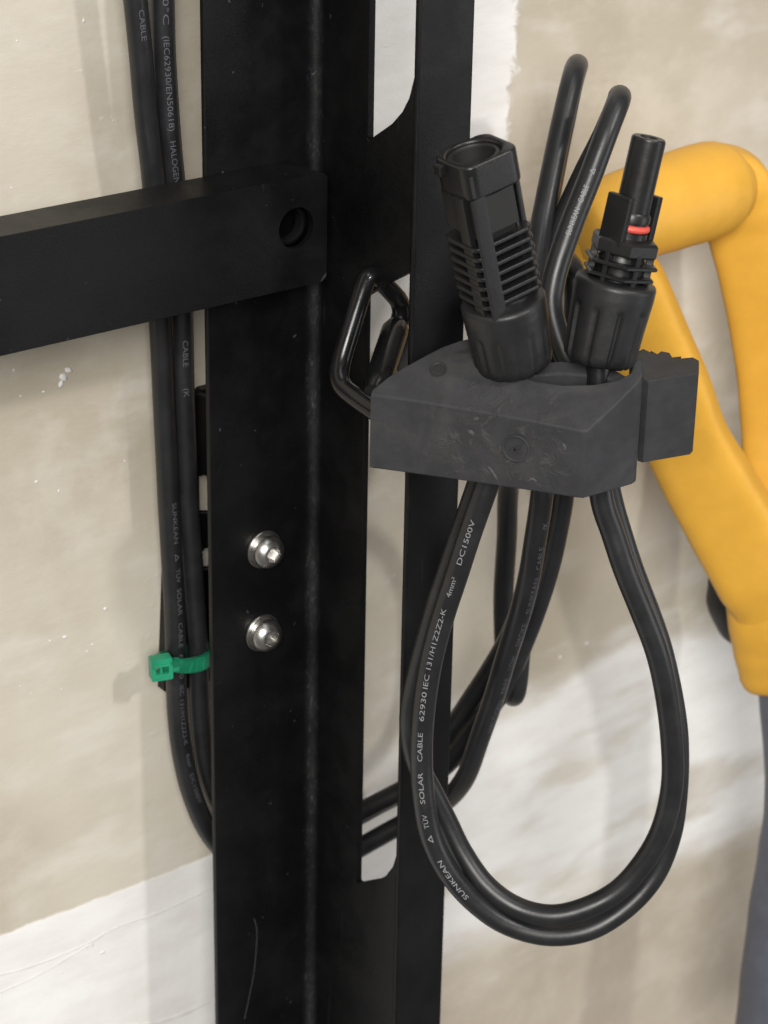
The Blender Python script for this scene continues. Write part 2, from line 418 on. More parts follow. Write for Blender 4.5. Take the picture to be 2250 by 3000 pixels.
# ------------------------------------------------------------------ cables
RC = .00287
def C(seq): return [at(*q) if not isinstance(q, Vector) else q for q in seq]
def W(px, py, y): return onpl(px, py, 1, y)
clampZ = .056
# cable of the round socket connector (left): connector, big loop, up, second top loop, hanging bend, up, short loop, behind the post, up the wall
sockN = (1506, 1055, .5455)
pinN = (1755, 1046, .5465)
pathF = [at(*sockN), at(1500, 1180, .549), at(1462, 1320, .5535), at(1418, 1452, .5575), at(1358, 1620, .5645), at(1305, 1780, .5715), at(1264, 1940, .579), at(1242, 2080, .585), at(1235, 2200, .590),
         at(1240, 2330, .594), at(1263, 2450, .598), at(1313, 2553, .601), at(1390, 2641, .604), at(1490, 2710, .606), at(1605, 2740, .607), at(1725, 2722, .608), at(1835, 2655, .608), at(1918, 2562, .607), at(1964, 2450, .604),
         at(1983, 2320, .600), at(1985, 2180, .594), at(1970, 2050, .589), at(1941, 1920, .583), at(1898, 1790, .578), at(1850, 1660, .573), at(1819, 1560, .570), at(1794, 1472, .568), at(1762, 1330, .566), at(1725, 1180, .563)]
pathF2 = [at(1650, 1030, .565), at(1614, 900, .566), at(1622, 820, .566), at(1669, 670, .565), at(1733, 507, .565), at(1784, 370, .5655), at(1811, 300, .568), at(1815, 283, .576), at(1806, 310, .583), at(1768, 400, .587),
          at(1708, 520, .588), at(1638, 680, .588), at(1592, 850, .587), at(1560, 1060, .590), at(1520, 1250, .612), at(1491, 1430, .640), at(1483, 1580, .655), at(1476, 1750, .664), at(1478, 1900, .668), at(1484, 1990, .666), at(1496, 2032, .658), at(1508, 2035, .650),
          at(1518, 1990, .645), at(1531, 1850, .638), at(1545, 1730, .630), at(1575, 1560, .617), at(1610, 1400, .604), at(1630, 1200, .592), at(1618, 1000, .587), at(1606, 860, .588), at(1609, 795, .590), at(1640, 757, .598), at(1676, 790, .605), at(1682, 860, .606), at(1672, 1050, .602), at(1664, 1250, .598)]
pathF3 = [at(1652, 1420, .602), at(1630, 1560, .610), at(1594, 1720, .620), at(1540, 1870, .632), at(1470, 2020, .646), at(1395, 2128, .658), at(1310, 2235, .670), at(1190, 2308, .682), at(1050, 2382, .690),
          W(950, 2432, -.0105), W(840, 2460, -.0095), W(735, 2440, -.009), W(668, 2390, -.0085), W(630, 2325, -.0082), W(602, 2232, -.008), W(588, 2100, -.0078), W(576, 1845, -.0078), W(553, 1497, -.0085), W(541, 1200, -.0095), W(534, 949, -.0105), W(524, 740, -.0115), W(508, 520, -.0122), W(489, 316, -.013), W(480, 100, -.0135), W(474, -120, -.014)]
# cable of the pin connector (right): connector, big loop the other way round, first top loop, behind the post, up the wall
pathG = [at(*pinN), at(1750, 1180, .5495), at(1752, 1330, .553), at(1766, 1472, .557), at(1795, 1560, .5595), at(1829, 1660, .562), at(1882, 1790, .567), at(1928, 1920, .572), at(1957, 2050, .578), at(1970, 2180, .584), at(1968, 2310, .590), at(1936, 2436, .5955),
         at(1880, 2530, .599), at(1808, 2610, .601), at(1716, 2660, .602), at(1615, 2681, .603), at(1510, 2655, .6045), at(1420, 2590, .605), at(1350, 2495, .605), at(1306, 2405, .604), at(1268, 2325, .602), at(1222, 2230, .598), at(1204, 2120, .594), at(1226, 1970, .588), at(1280, 1775, .579),
         at(1338, 1605, .573), at(1392, 1450, .570), at(1440, 1310, .567), at(1490, 1150, .566)]
pathG2 = [at(1535, 1000, .570), at(1562, 820, .580), at(1585, 670, .586), at(1617, 500, .590), at(1650, 344, .594), at(1679, 222, .598), at(1688, 194, .604), at(1688, 200, .614), at(1676, 250, .621), at(1655, 350, .624), at(1628, 480, .622),
          at(1596, 660, .614), at(1575, 850, .600), at(1570, 1050, .588), at(1585, 1250, .577)]
pathG3 = [at(1591, 1420, .576), at(1564, 1597, .586), at(1528, 1778, .601), at(1484, 1922, .616), at(1440, 2067, .632), at(1402, 2180, .645), at(1358, 2285, .660), at(1295, 2352, .674), at(1190, 2408, .685), at(1050, 2486, .692),
          W(950, 2545, -.0105), W(840, 2585, -.0095), W(735, 2568, -.009), W(665, 2505, -.0085), W(608, 2430, -.0085), W(563, 2331, -.0085), W(537, 2232, -.0085), W(519, 2099, -.0085), W(513, 1845, -.0085), W(495, 1497, -.009), W(481, 1200, -.0095), W(471, 949, -.0105), W(462, 740, -.0115), W(448, 520, -.0125), W(428, 316, -.0132), W(410, 130, -.0137), W(384, -120, -.014)]
L_ctrl = pathF+pathF2+pathF3; G_ctrl = pathG+pathG2+pathG3
def text_mesh(body):
    cu = bpy.data.curves.new('t', 'FONT'); cu.body = body; cu.size = 1.0; cu.resolution_u = 3
    o = bpy.data.objects.new('t', cu); COL.objects.link(o)
    bpy.context.view_layer.update()
    me = bpy.data.meshes.new_from_object(o.evaluated_get(bpy.context.evaluated_depsgraph_get()))
    bm = bmesh.new(); bm.from_mesh(me)
    bpy.data.objects.remove(o); bpy.data.curves.remove(cu); bpy.data.meshes.remove(me)
    return bm
def tri_mark():
    bm = bmesh.new()
    o = [bm.verts.new(p) for p in ((0, 0, 0), (.62, 0, 0), (.31, .7, 0))]; i = [bm.verts.new(p) for p in ((.14, .09, 0), (.48, .09, 0), (.31, .5, 0))]
    for k in range(3): bm.faces.new((o[k], o[(k+1) % 3], i[(k+1) % 3], i[k]))
    return bm
def lettering(pts, words, s_lo, s_hi, cap=.0015, ang=0.0, flip=False):
    """print words on the jacket between two rows of the photo; ang turns the line of print round the cable"""
    n = len(pts); seg = (pts[1]-pts[0]).length
    rows = [proj(p)[1] for p in pts]
    i_lo, i_hi = int(s_lo/seg), min(n-2, int(s_hi/seg))
    def s_of(py):
        best = min(range(i_lo, i_hi), key=lambda i: abs((rows[i]+rows[i+1])/2-py) if (rows[i]-py)*(rows[i+1]-py) > 0 else 0)
        a, b = rows[best], rows[best+1]; return (best + (max(0, min(1, (py-a)/(b-a))) if a != b else 0))*seg
    out = []
    for body, py0, py1 in words:
        s0, s1 = s_of(py0), s_of(py1)
        bm = tri_mark() if body == '^' else text_mesh(body)
        xs = [v.co.x for v in bm.verts]; x0, x1 = min(xs), max(xs)
        for hh in [k*.1 for k in range(-1, 10)]:
            bmesh.ops.bisect_plane(bm, geom=bm.verts[:]+bm.edges[:]+bm.faces[:], plane_co=(0, hh, 0), plane_no=(0, 1, 0))
        for v in bm.verts:
            s = s0 + (s1-s0)*(v.co.x-x0)/(x1-x0); k = max(0, min(n-2, int(s/seg))); f = s/seg-k
            p = pts[k].lerp(pts[k+1], f)
            t = ((pts[min(k+2, n-1)]-pts[max(k, 0)]).normalized()*f + (pts[k+1]-pts[max(k-1, 0)]).normalized()*(1-f)).normalized()
            if s1 < s0: t = -t
            nn_ = -F; nn_ = (nn_-t*nn_.dot(t)).normalized(); side = nn_.cross(t)      # side: direction of letter tops
            a = (v.co.y-.35)/.7*cap/RC + ang
            v.co = p + (nn_*math.cos(a)+side*math.sin(a))*(RC+.00006)
        out.append(bm)
    return join(*out)
cabL = empty('solar_cable', at(*sockN), 'black cable ending in the wide ribbed socket connector, coiled through the clamp', 'cable')
cabR = empty('solar_cable', at(*pinN), 'black cable ending in the slim connector with a red seal, coiled through the clamp', 'cable')
ptsL, sL = catmull(L_ctrl, .0012); ptsR, sR = catmull(G_ctrl, .0012)
for pp, sd in ((ptsL, 3.0), (ptsR, 8.0)):      # slight unevenness of a real, once-coiled cable
    for i, p in enumerate(pp): p += noise.noise_vector(Vector((i*.0012*45, sd, 0)))*.00035
obj('jacket', tube(ptsL, RC), 'cable', cabL, 80)
obj('jacket', tube(ptsR, RC), 'cable', cabR, 80)
# one more slack strand of the left cable, tucked behind the lip of the post
ptsX, _ = catmull([at(1628, 1250, .600), at(1606, 1420, .604), at(1585, 1560, .612), at(1545, 1730, .624), at(1492, 1868, .638), at(1436, 1965, .648), at(1380, 2050, .657), at(1322, 2138, .668), at(1262, 2230, .678), at(1205, 2305, .690), at(1120, 2352, .697), W(990, 2420, -.0050), W(900, 2450, -.0045)], .0014)
obj('slack_strand', tube(ptsX, RC), 'cable', cabL, 80)
iF = lambda k: sL[k]
nF, nF2 = len(pathF), len(pathF2); nG, nG2 = len(pathG), len(pathG2)
obj('lettering', (
    lettering(ptsL, [('SUNKEAN', 2618, 2508), ('^', 2455, 2432), ('TÜV', 2412, 2372), ('SOLAR', 2340, 2250), ('CABLE', 2216, 2130), ('62930', 2096, 2012), ('IEC 131/H1Z2Z2-K', 2002, 1768), ('4mm²', 1734, 1677), ('DC1500V', 1640, 1512)], sL[2], sL[13], .00122, .16)), 'ink', cabL, 0)
obj('lettering', (
    lettering(ptsL, [('SUNKEAN', 690, 614), ('CABLE', 597, 548), ('^', 515, 498)], sL[nF+2], sL[nF+5], .0013, .05)), 'ink', cabL, 0)
nL3 = nF+nF2
obj('lettering', lettering(ptsL, [('40°C', -40, 62), ('(IEC62930/EN50618)', 96, 372), ('HALOGEN', 402, 526), ('FREE LOW SMOKE', 560, 900), ('CABLE', 985, 1062), ('(K', 1125, 1150)], sL[nL3+13], sL[-1]-.002, .0014, .35), 'ink_dim', cabL, 0)
nR3 = nG+nG2
obj('lettering', (
    lettering(ptsR, [('HALOGEN', 2122, 2028), ('FREE', 2006, 1962), ('LOW', 1937, 1897), ('SMOKE', 1868, 1803), ('SUNKEAN', 1774, 1673), ('CABLE', 1648, 1583), ('(K', 1532, 1512)], sR[nR3], sR[nR3+5], .0014, -.62)), 'ink_dim', cabR, 0)
obj('lettering', (
    lettering(ptsR, [('SUNKEAN', 1462, 1580), ('^', 1610, 1632), ('TÜV', 1655, 1695), ('SOLAR', 1712, 1790), ('CABLE', 1812, 1885), ('62930', 1905, 1975), ('IEC 131/H1Z2Z2-K', 1995, 2170), ('4mm²', 2195, 2235), ('DC1500V', 2255, 2340)], sR[nR3+12], sR[nR3+22], .0012, .62)), 'ink_dim', cabR, 0)
obj('lettering', (
    lettering(ptsR, [('CABLE', 20, 110)], sR[nR3+23], sR[-1]-.002, .0013, .5)), 'ink_dim', cabR, 0)

# ------------------------------------------------------------------ connectors (built in mm along +z, then set on their cable)
def conn_matrix(base, tip, spin):
    a, b = at(*base), at(*tip); zx = (b-a).normalized()
    front = -F; front = (front-zx*front.dot(zx)).normalized(); side = zx.cross(front).normalized()   # -y local faces the viewer
    side = front.cross(zx)*-1 if side.dot(RT) < 0 else side
    m3 = Matrix((side, zx.cross(side), zx)).transposed()
    m4 = m3.to_4x4(); m4.translation = a
    return m4 @ Matrix.Rotation(R_(spin), 4, 'Z') @ Matrix.Scale(.001, 4), (b-a).length*1000
def nut_profile(h0, h1, rb, rt):
    return [(rb-3.6, h0), (rb-1.1, h0+.1), (rb-.35, h0+.9), (rb, h0+2.2), (rb+(rt-rb)*.5, (h0+h1)/2), (rt, h1-3.4), (rt, h1-.9), (rt-.25, h1-.3), (rt-.9, h1), (rt-2.0, h1+.25), (4.5, h1+.3)]
def nut_dense(prof, n=10):
    o = []
    for (r0, z0_), (r1, z1_) in zip(prof, prof[1:]):
        k = max(1, int(abs(z1_-z0_)/.5))
        for j in range(k): o.append((r0+(r1-r0)*j/k, z0_+(z1_-z0_)*j/k))
    o.append(prof[-1]); return o
def groove(h0, h1, n, depth, half):
    def fn(a, z, r):
        if r < 6.5 or z > h1: return r
        q = ((a/(2*math.pi/n)) % 1.0)-.5
        e = max(0, 1-abs(q)/half); e = min(1, e*3); u = min(1, max(0, (h1-z)/1.2))
        return r-depth*e*u
    return fn
# --- socket connector
Mx, Ls = conn_matrix(sockN, (1392, 440, .5175), 26)
NS = Ls*.31
con = obj('connector', xf(join(prism(rrect(-5.4, 5.4, -4.2, 4.2, 1.4), NS-1, Ls-9, .2, 1), lathe([(6.9, NS-1.5), (6.9, NS+1.2), (6.5, NS+1.5)], 32)), Mx), 'nylon', cabL, 35)
obj('coupling_nut', xf(lathe(nut_dense(nut_profile(-1.2, NS, 9.2, 9.8)), 96, groove(-2, NS*.62, 14, .32, .13)), Mx), 'nut', con, 50)
for k in range(7):
    z = NS+1.8+k*2.45
    obj('rib', xf(prism(rrect(-8.3-.06*k, 7.7, -6.9, 6.9, 2.4), z, z+1.1, .3, 2), Mx), 'nylon', con, 50)
for sx, sy, wx, wy in ((-5.6, -6.75, 1.9, .9), (7.2, -2.8, .7, 1.5), (-7.4, -2.6, .8, 3.6), (5.0, 6.7, 2.2, .8)):
    obj('rail', xf(box(sx-wx, sx+wx, sy-wy*.5, sy+wy*.5, NS-.6, Ls-7.5, .3), Mx), 'nylon', con)
# window section and collar with the round mouth
ring_o = rrect(-7.5, 7.5, -6.9, 6.8, 3.0, 6)
mouth = [(-.6+6.1*math.cos(2*math.pi*k/40), 6.1*math.sin(2*math.pi*k/40)*.98) for k in range(40)]
obj('collar', xf(prism(ring_o, Ls-8.2, Ls, .7, 3, [mouth]), Mx), 'nylon', con, 40)
obj('shroud_wall', xf(prism(rrect(-7.0, -4.2, -6.6, 6.6, 1.0), NS+19.2, Ls-8.1, .3, 2), Mx), 'nylon', con)
obj('shroud_wall', xf(prism(rrect(4.6, 6.6, -3.0, 6.4, .8), NS+19.2, Ls-8.1, .3, 2), Mx), 'nylon', con)
obj('latch_window', xf(box(-4.0, 4.4, -6.1, -5.2, NS+19.4, Ls-8.3, .2), Mx), 'dark', con)
obj('socket_tube', xf(lathe([(5.9, Ls-9), (5.9, Ls-.8), (5.0, Ls-.6), (4.7, Ls-1.2), (4.7, Ls-9)], 40, None, False), Mx @ Matrix.Translation((-.6, 0, 0))), 'dark', con, 50)
obj('contact', xf(lathe([(2.1, Ls-9.2), (2.1, Ls-4.2), (1.6, Ls-3.8), (1.2, Ls-3.9)], 24), Mx @ Matrix.Translation((-.6, 0, 0))), 'nylon', con, 40)
obj('key_tab', xf(box(-9.2, -7.3, 1.0, 3.6, Ls-3.2, Ls-.8, .3), Mx), 'nylon', con)
obj('key_slot', xf(box(-6.9, -6.0, -7.15, -6.7, Ls-7.2, Ls-2.0, .1), Mx), 'dark', con)
# --- pin connector
Mx, Ls = conn_matrix(pinN, (1902, 402, .530), -22)
NS = Ls*.362
con = obj('connector', xf(lathe([(5.6, NS-1), (5.6, NS+4.6), (5.2, NS+5.4), (4.6, NS+9.2), (4.55, NS+11.6)], 40), Mx), 'nylon', cabR, 40)
obj('coupling_nut', xf(lathe(nut_dense(nut_profile(-1.0, NS, 8.6, 9.45)), 96, groove(-2, NS*.72, 10, .75, .12)), Mx), 'nut', con, 45)
hexf = lambda rr, ph=0: (lambda a, z, r: r*.9/math.cos(((a+ph) % (math.pi/3))-math.pi/6)*.98 if r > 6.0 else r)
for k, (z, rr) in enumerate(((NS+1.0, 8.5), (NS+3.9, 8.8))):
    obj('rib', xf(lathe([(5.0, z), (rr-.4, z), (rr, z+.25), (rr, z+.75), (rr-.4, z+1.0), (5.0, z+1.0)], 72, hexf(1)), Mx), 'nylon', con, 30)
obj('flange', xf(lathe([(5.0, NS+6.6), (7.6, NS+6.6), (7.9, NS+7.0), (7.9, NS+9.4), (7.3, NS+10.0), (4.5, NS+10.3)], 72, hexf(1)), Mx), 'nylon', con, 30)
for aa in (-100, -40, 20, 80, 140, 200):
    obj('rail', xf(box(5.6, 7.35, -.6, .6, NS-.3, NS+7.2, .2), Mx @ Matrix.Rotation(R_(aa), 4, 'Z')), 'nylon', con)
obj('pin_tube', xf(lathe([(3.95, NS+11.5), (3.95, Ls-.5), (3.6, Ls), (2.2, Ls), (1.9, Ls-.4), (1.75, Ls-6), (.05, Ls-6.1)], 40), Mx), 'nylon', con, 35)
obj('tube_collar', xf(lathe([(4.0, NS+14.0), (4.5, NS+14.0), (4.5, NS+15.4), (4.05, NS+16.2)], 40, None, False), Mx), 'nylon', con, 35)
tz = [NS+12.6+.85*math.sin(2*math.pi*k/16) for k in range(17)]
obj('seal_ring', xf(lathe([(4.05+.85*math.cos(2*math.pi*k/16), NS+12.6+.85*math.sin(2*math.pi*k/16)) for k in range(17)], 48, None, False), Mx), 'red', con, 80)
for aa in (-106, 74):
    Mr = Mx @ Matrix.Rotation(R_(aa), 4, 'Z')
    obj('latch_arm', xf(box(4.6, 6.6, -3.2, 3.2, NS+8.6, NS+20.0, .35), Mr), 'nylon', con)

# ------------------------------------------------------------------ rubber clamp
def top(px, py, z=clampZ): p = onpl(px, py, 2, z); return (p.x, p.y)
zb = clampZ-.0182
def rise(px, py, pty):                 # upright edge standing on the block's underside, up to photo row pty
    x, y = top(px, py, zb); lo, hi = zb, zb+.05
    for _ in range(40):
        m = (lo+hi)/2
        if proj(Vector((x, y, m)))[1] > pty: lo = m
        else: hi = m
    return Vector((x, y, lo))
TL, TF, TR = rise(1086, 1370, 1152), rise(1715, 1462, 1264), rise(1862, 1422, 1122)
tn = (TF-TL).cross(TR-TL).normalized()
def tp(px, py):                        # point of the slightly sloping top face
    d = ray(px, py); return CAM+d*((TL-CAM).dot(tn)/d.dot(tn))
# the block's rubber carries a chalky scuffed patch round the moulded mark
rub2 = MB_['rubber'].copy(); rub2.name = 'scuffed grey rubber'
t2 = rub2.node_tree; n2 = NT(t2); P2_, _, _, _ = n2.world(); bs2 = t2.nodes['Principled BSDF']
cS = TL.lerp(TF, .62); cS.z -= .008
vd = n2.n('ShaderNodeVectorMath', operation='DISTANCE'); t2.links.new(P2_, vd.inputs[0]); vd.inputs[1].default_value = cS
msk = n2.math('SUBTRACT', 1.0, n2.step(n2.math('ADD', vd.outputs['Value'], n2.math('MULTIPLY', n2.math('SUBTRACT', n2.noise(P2_, 110, 4, .6), .5), .022)), .008, .019))
edge = n2.math('MULTIPLY', n2.step(n2.noise(P2_, 260, 6, .7, 1.2), .50, .66), msk)
wide = n2.math('MULTIPLY', n2.step(n2.noise(P2_, 60, 5, .65, .8), .5, .75), .4)
src2 = bs2.inputs['Base Color'].links[0].from_socket
t2.links.new(n2.mix(n2.math('MAXIMUM', n2.math('MULTIPLY', edge, .75), wide), src2, (.062, .061, .060)), bs2.inputs['Base Color'])
nb = n2.n('ShaderNodeBump'); nb.inputs['Strength'].default_value = .5; nb.inputs['Distance'].default_value = .0006
t2.links.new(edge, nb.inputs['Height']); t2.links.new(bs2.inputs['Normal'].links[0].from_socket, nb.inputs['Normal']); t2.links.new(nb.outputs[0], bs2.inputs['Normal'])
cl = empty('cable_clamp', Vector((TF.x, TF.y, zb)), 'dark grey rubber clamp block gripping the bundle of cables', 'clamp')
outer = [(1086, 1156), (1090, 1140), (1135, 1104), (1180, 1076), (1235, 1046), (1292, 1016), (1345, 997), (1400, 984), (1440, 978), (1446, 1000), (1452, 1030), (1470, 1062), (1510, 1094), (1570, 1116), (1650, 1127), (1740, 1125), (1810, 1112), (1848, 1090), (1858, 1060), (1866, 1050), (1880, 1054), (1884, 1096), (1872, 1118), (1800, 1190), (1722, 1262), (1700, 1262), (1560, 1234), (1400, 1205), (1240, 1178)]
body = bmesh.new(); es = []
for lp in (outer,):
    vs_ = [body.verts.new(tp(*q)) for q in lp]; es += [body.edges.new((vs_[i], vs_[(i+1) % len(vs_)])) for i in range(len(vs_))]
bmesh.ops.triangle_fill(body, use_beauty=True, use_dissolve=False, edges=es, normal=tn)
g = bmesh.ops.extrude_face_region(body, geom=body.faces[:])
low_ = set(v for v in g['geom'] if isinstance(v, bmesh.types.BMVert))
for v in low_: v.co.z = zb
bmesh.ops.recalc_face_normals(body, faces=body.faces)
rim_ = [e for e in body.edges if (e.verts[0] in low_) == (e.verts[1] in low_)]
bevel(body, .0015, 4, 40, rim_)
clb = obj('body', body, rub2, cl, 40)
bb = bmesh.new(); bt = [tp(*q) for q in ((1444, 985), (1520, 962), (1650, 952), (1780, 962), (1872, 1012), (1868, 1050), (1780, 1000), (1650, 990), (1520, 1000), (1452, 1022))]
va = [bb.verts.new((p.x, p.y, p.z-.0088)) for p in bt]; vb = [bb.verts.new((p.x, p.y, zb+.0006)) for p in bt]; nq = len(bt)
bb.faces.new(va); bb.faces.new(vb[::-1])
for i in range(nq): bb.faces.new((va[i], va[(i+1) % nq], vb[(i+1) % nq], vb[i]))
bmesh.ops.recalc_face_normals(bb, faces=bb.faces)
obj('back_band', bevel(bb, .0006, 2, 40), 'rubber', cl, 40)
slit = bmesh.new(); slit.faces.new([slit.verts.new(tp(*q)+tn*(.00006 if tn.z > 0 else -.00006)) for q in ((1328, 1034), (1360, 1022), (1395, 1016), (1400, 1028), (1362, 1036))])
obj('slit', slit, 'dark', clb, 0)
jaw_o = [(1846, 1040), (1884, 1021), (1906, 1026), (1912, 1034), (1926, 1036), (1936, 1028), (1962, 1033), (1970, 1046), (1988, 1050), (1996, 1043), (2030, 1046), (2048, 1056), (2048, 1086), (2040, 1094), (1900, 1116), (1884, 1112), (1880, 1070)]
zj = clampZ-.001
jaw = prism([top(x, y, zj) for x, y in jaw_o], zj-.0212, zj, 0, 1)
bevel(jaw, .0014, 4, 35, [e for e in jaw.edges if abs(e.verts[0].co.z-e.verts[1].co.z) < 1e-6])
obj('side_jaw', jaw, 'rubber', cl, 50)
# dimple on the top and the moulded round mark on the front face
up_ = tn if tn.z > 0 else -tn
dp = lathe([(2.1, -.3), (2.1, .06), (1.8, .1), (1.55, -.02), (1.5, -.2)], 32, None, False)
md = up_.to_track_quat('Z', 'Y').to_matrix().to_4x4(); md.translation = tp(1283, 1082)
obj('dimple', join(xf(dp, md @ Matrix.Scale(.001, 4)), xf(lathe([(1.52, .01), (1.0, .02), (.05, .02)], 24, None, False), md @ Matrix.Scale(.001, 4))), 'dark', clb, 50)  # flush dark disc puts the shade of the hollow into the colour
fa, fb = tp(1240, 1178), tp(1700, 1262); fa.z = fb.z = 0
fx = (fb-fa).normalized(); fn = Vector((fx.y, -fx.x, 0)); fn = fn if fn.dot(F) < 0 else -fn
def fpt(px, py):      # point of the front face
    d = ray(px, py); t = (fa-CAM).dot(fn)/d.dot(fn); return CAM+d*t
def on_front(px, py, sc, lift=.0):
    p = fpt(px, py)+fn*lift; m3 = Matrix((fx, Vector((0, 0, 1)), fn)).transposed().to_4x4(); m4 = m3; m4.translation = p
    return m4 @ Matrix.Scale(sc, 4)
mk = lathe([(3.3, -.3), (3.3, .12), (3.05, .22), (2.8, .12), (2.7, -.1), (.1, -.12)], 40)
Mm = on_front(1512, 1313, .001, .0003)
obj('round_mark', xf(mk, Mm), 'rubber', clb, 40)
ch = join(xf(box(-1.6, 1.4, -.25, .25, 0, .3), Matrix.Rotation(R_(35), 4, 'Z')), xf(box(-1.3, 1.5, -.22, .22, 0, .3), Matrix.Translation((.3, -.4, 0)) @ Matrix.Rotation(R_(-20), 4, 'Z')), box(-.2, .2, -1.4, .6, 0, .3))
obj('mark_strokes', xf(ch, Mm), 'rubber', clb)
# torn flash and smears of rubber on the front face
tears = []
for pts_, rr in (([(1366, 1262), (1378, 1268), (1388, 1278)], .0009), ([(1428, 1366), (1442, 1384), (1456, 1408)], .00045), ([(1645, 1296), (1654, 1312), (1652, 1326)], .0007), ([(1402, 1226), (1386, 1232)], .0007), ([(1545, 1412), (1558, 1404), (1572, 1412)], .0005)):
    sm, _ = catmull([fpt(*q)-fn*(rr*.72) for q in pts_], .0005)
    k = len(sm); tears.append(tube(sm, [rr*(.35+.65*math.sin(math.pi*(i+.5)/k))*(1+.35*noise.noise(Vector((i*.7, rr*9999, 0)))) for i in range(k)], 8))
obj('torn_flash', join(*tears), m_plastic('scuffed rubber', (.045, .0445, .045), .7, 500, .3, .3), clb, 60)

# ------------------------------------------------------------------ carabiner
cb = empty('carabiner', at(1090, 1205, .560), 'glossy black carabiner hooked beside the rubber clamp', 'carabiner')
sp = C([(1150, 1235, .557), (1092, 1200, .560), (1035, 1160, .563), (1004, 1132, .565), (994, 1105, .566), (998, 1065, .567), (1022, 980, .5675), (1050, 890, .568), (1068, 835, .5685), (1078, 812, .569), (1092, 806, .571), (1112, 820, .574), (1150, 858, .579), (1170, 885, .5825), (1176, 915, .584), (1170, 945, .5845)])
smp, _ = catmull(sp, .0006)
obj('frame', tube(smp, .0024, 20), 'gloss', cb, 60)
g0, g1 = at(1163, 952, .582), at(1098, 1150, .566)
gp = [g0.lerp(g1, k/12) for k in range(13)]
obj('gate_sleeve', tube(gp, [.0026]+[.0034]*11+[.0026], 24), 'gloss', cb, 50)
obj('gate_ring', tube([at(1177, 925, .5843), at(1168, 946, .5845)], .00242, 20), 'gloss', cb, 50)
gpt = prism([(0, 0), (5.2, -1.0), (6.2, -12), (-1, -14)], -1.2, 1.2, .5, 2)
mg = Matrix((RT, UP, -F)).transposed().to_4x4(); mg.translation = at(1172, 960, .590)
obj('strap_tab', xf(gpt, mg @ Matrix.Scale(.001, 4)), 'dark', cb)

# ------------------------------------------------------------------ green zip tie
def Yp(px, py, y): return onpl(px, py, 1, y)
zt = empty('zip_tie', Yp(470, 1955, -.013), 'green plastic zip tie binding the two cables to the wall bracket', 'zip tie')
loop = [Yp(488, 1944, -.0142), Yp(520, 1950, -.0138), Yp(560, 1949, -.0132), Yp(594, 1941, -.0122), Yp(614, 1926, -.0100), Yp(622, 1912, -.0068), Yp(612, 1903, -.0040), Yp(560, 1908, -.0037), Yp(500, 1925, -.0037), Yp(474, 1932, -.0050), Yp(466, 1940, -.0085), Yp(472, 1944, -.0125)]
sm, _ = catmull(loop, .0005)
bmz = bmesh.new(); pr = None; T, N = frames(sm)
cen = sum(sm, Vector())/len(sm)
for i, p in enumerate(sm):
    t = T[i]; out = (p-cen); out.z = 0; out = (out-t*out.dot(t)).normalized(); up = t.cross(out).normalized()
    if up.z < 0: up = -up
    wd = .0021; thk = .00055
    if i < 6: wd = .0030-.00015*i
    rg = [bmz.verts.new(p+up*wd+out*thk), bmz.verts.new(p+up*(wd-.0004)+out*(thk+.0002)), bmz.verts.new(p-up*(wd-.0004)+out*(thk+.0002)), bmz.verts.new(p-up*wd+out*thk), bmz.verts.new(p-up*wd-out*thk), bmz.verts.new(p+up*wd-out*thk)]
    if pr:
        for k in range(6): bmz.faces.new((pr[k], pr[(k+1) % 6], rg[(k+1) % 6], rg[k]))
    pr = rg
strap = obj('strap', bmz, 'green', zt, 40)
for i in range(14, 26):      # teeth on the outside of the strap near its bend
    k = int(i*len(sm)/84)
    t = T[k]; out = (sm[k]-cen); out.z = 0; out = (out-t*out.dot(t)).normalized(); up = t.cross(out)
    m3 = Matrix((t, out, up)).transposed().to_4x4(); m3.translation = sm[k]+out*.00078
    obj('tooth', xf(box(-.00016, .00016, -.0002, .00032, -.0015, .0015), m3), 'green', strap)
hp = Yp(471, 1955, -.0128)
hd_x = (Yp(500, 1948, -.0135)-Yp(440, 1958, -.0118)).normalized(); hd_n = Vector((hd_x.y, -hd_x.x, 0)).normalized()
if hd_n.dot(F) > 0: hd_n = -hd_n
hd_z = hd_x.cross(hd_n); hd_z = hd_z if hd_z.z > 0 else -hd_z
mh = Matrix((hd_x, hd_z, hd_n)).transposed().to_4x4(); mh.translation = hp
hs = mh @ Matrix.Scale(.001, 4)
hb = prism(rrect(-2.9, 2.9, -3.2, 3.2, .5), -1.6, 1.6, .3, 2, [[(-1.7, -1.3), (1.8, -1.3), (1.8, .9), (-1.7, .9)]])
obj('head', xf(hb, hs), 'green', zt)
obj('pawl', xf(join(box(-.5, .2, -1.5, 1.1, -.6, 1.2, .1), box(-1.7, 1.8, .1, 1.0, -1.2, -.2, .1)), hs), 'green', zt)
obj('brow', xf(box(-2.3, 2.5, 1.0, 1.7, 1.5, 2.2, .2), hs), 'green', zt)
obj('neck', xf(box(2.4, 5.2, -2.0, 1.9, -1.0, .6, .5), hs), 'green', zt)

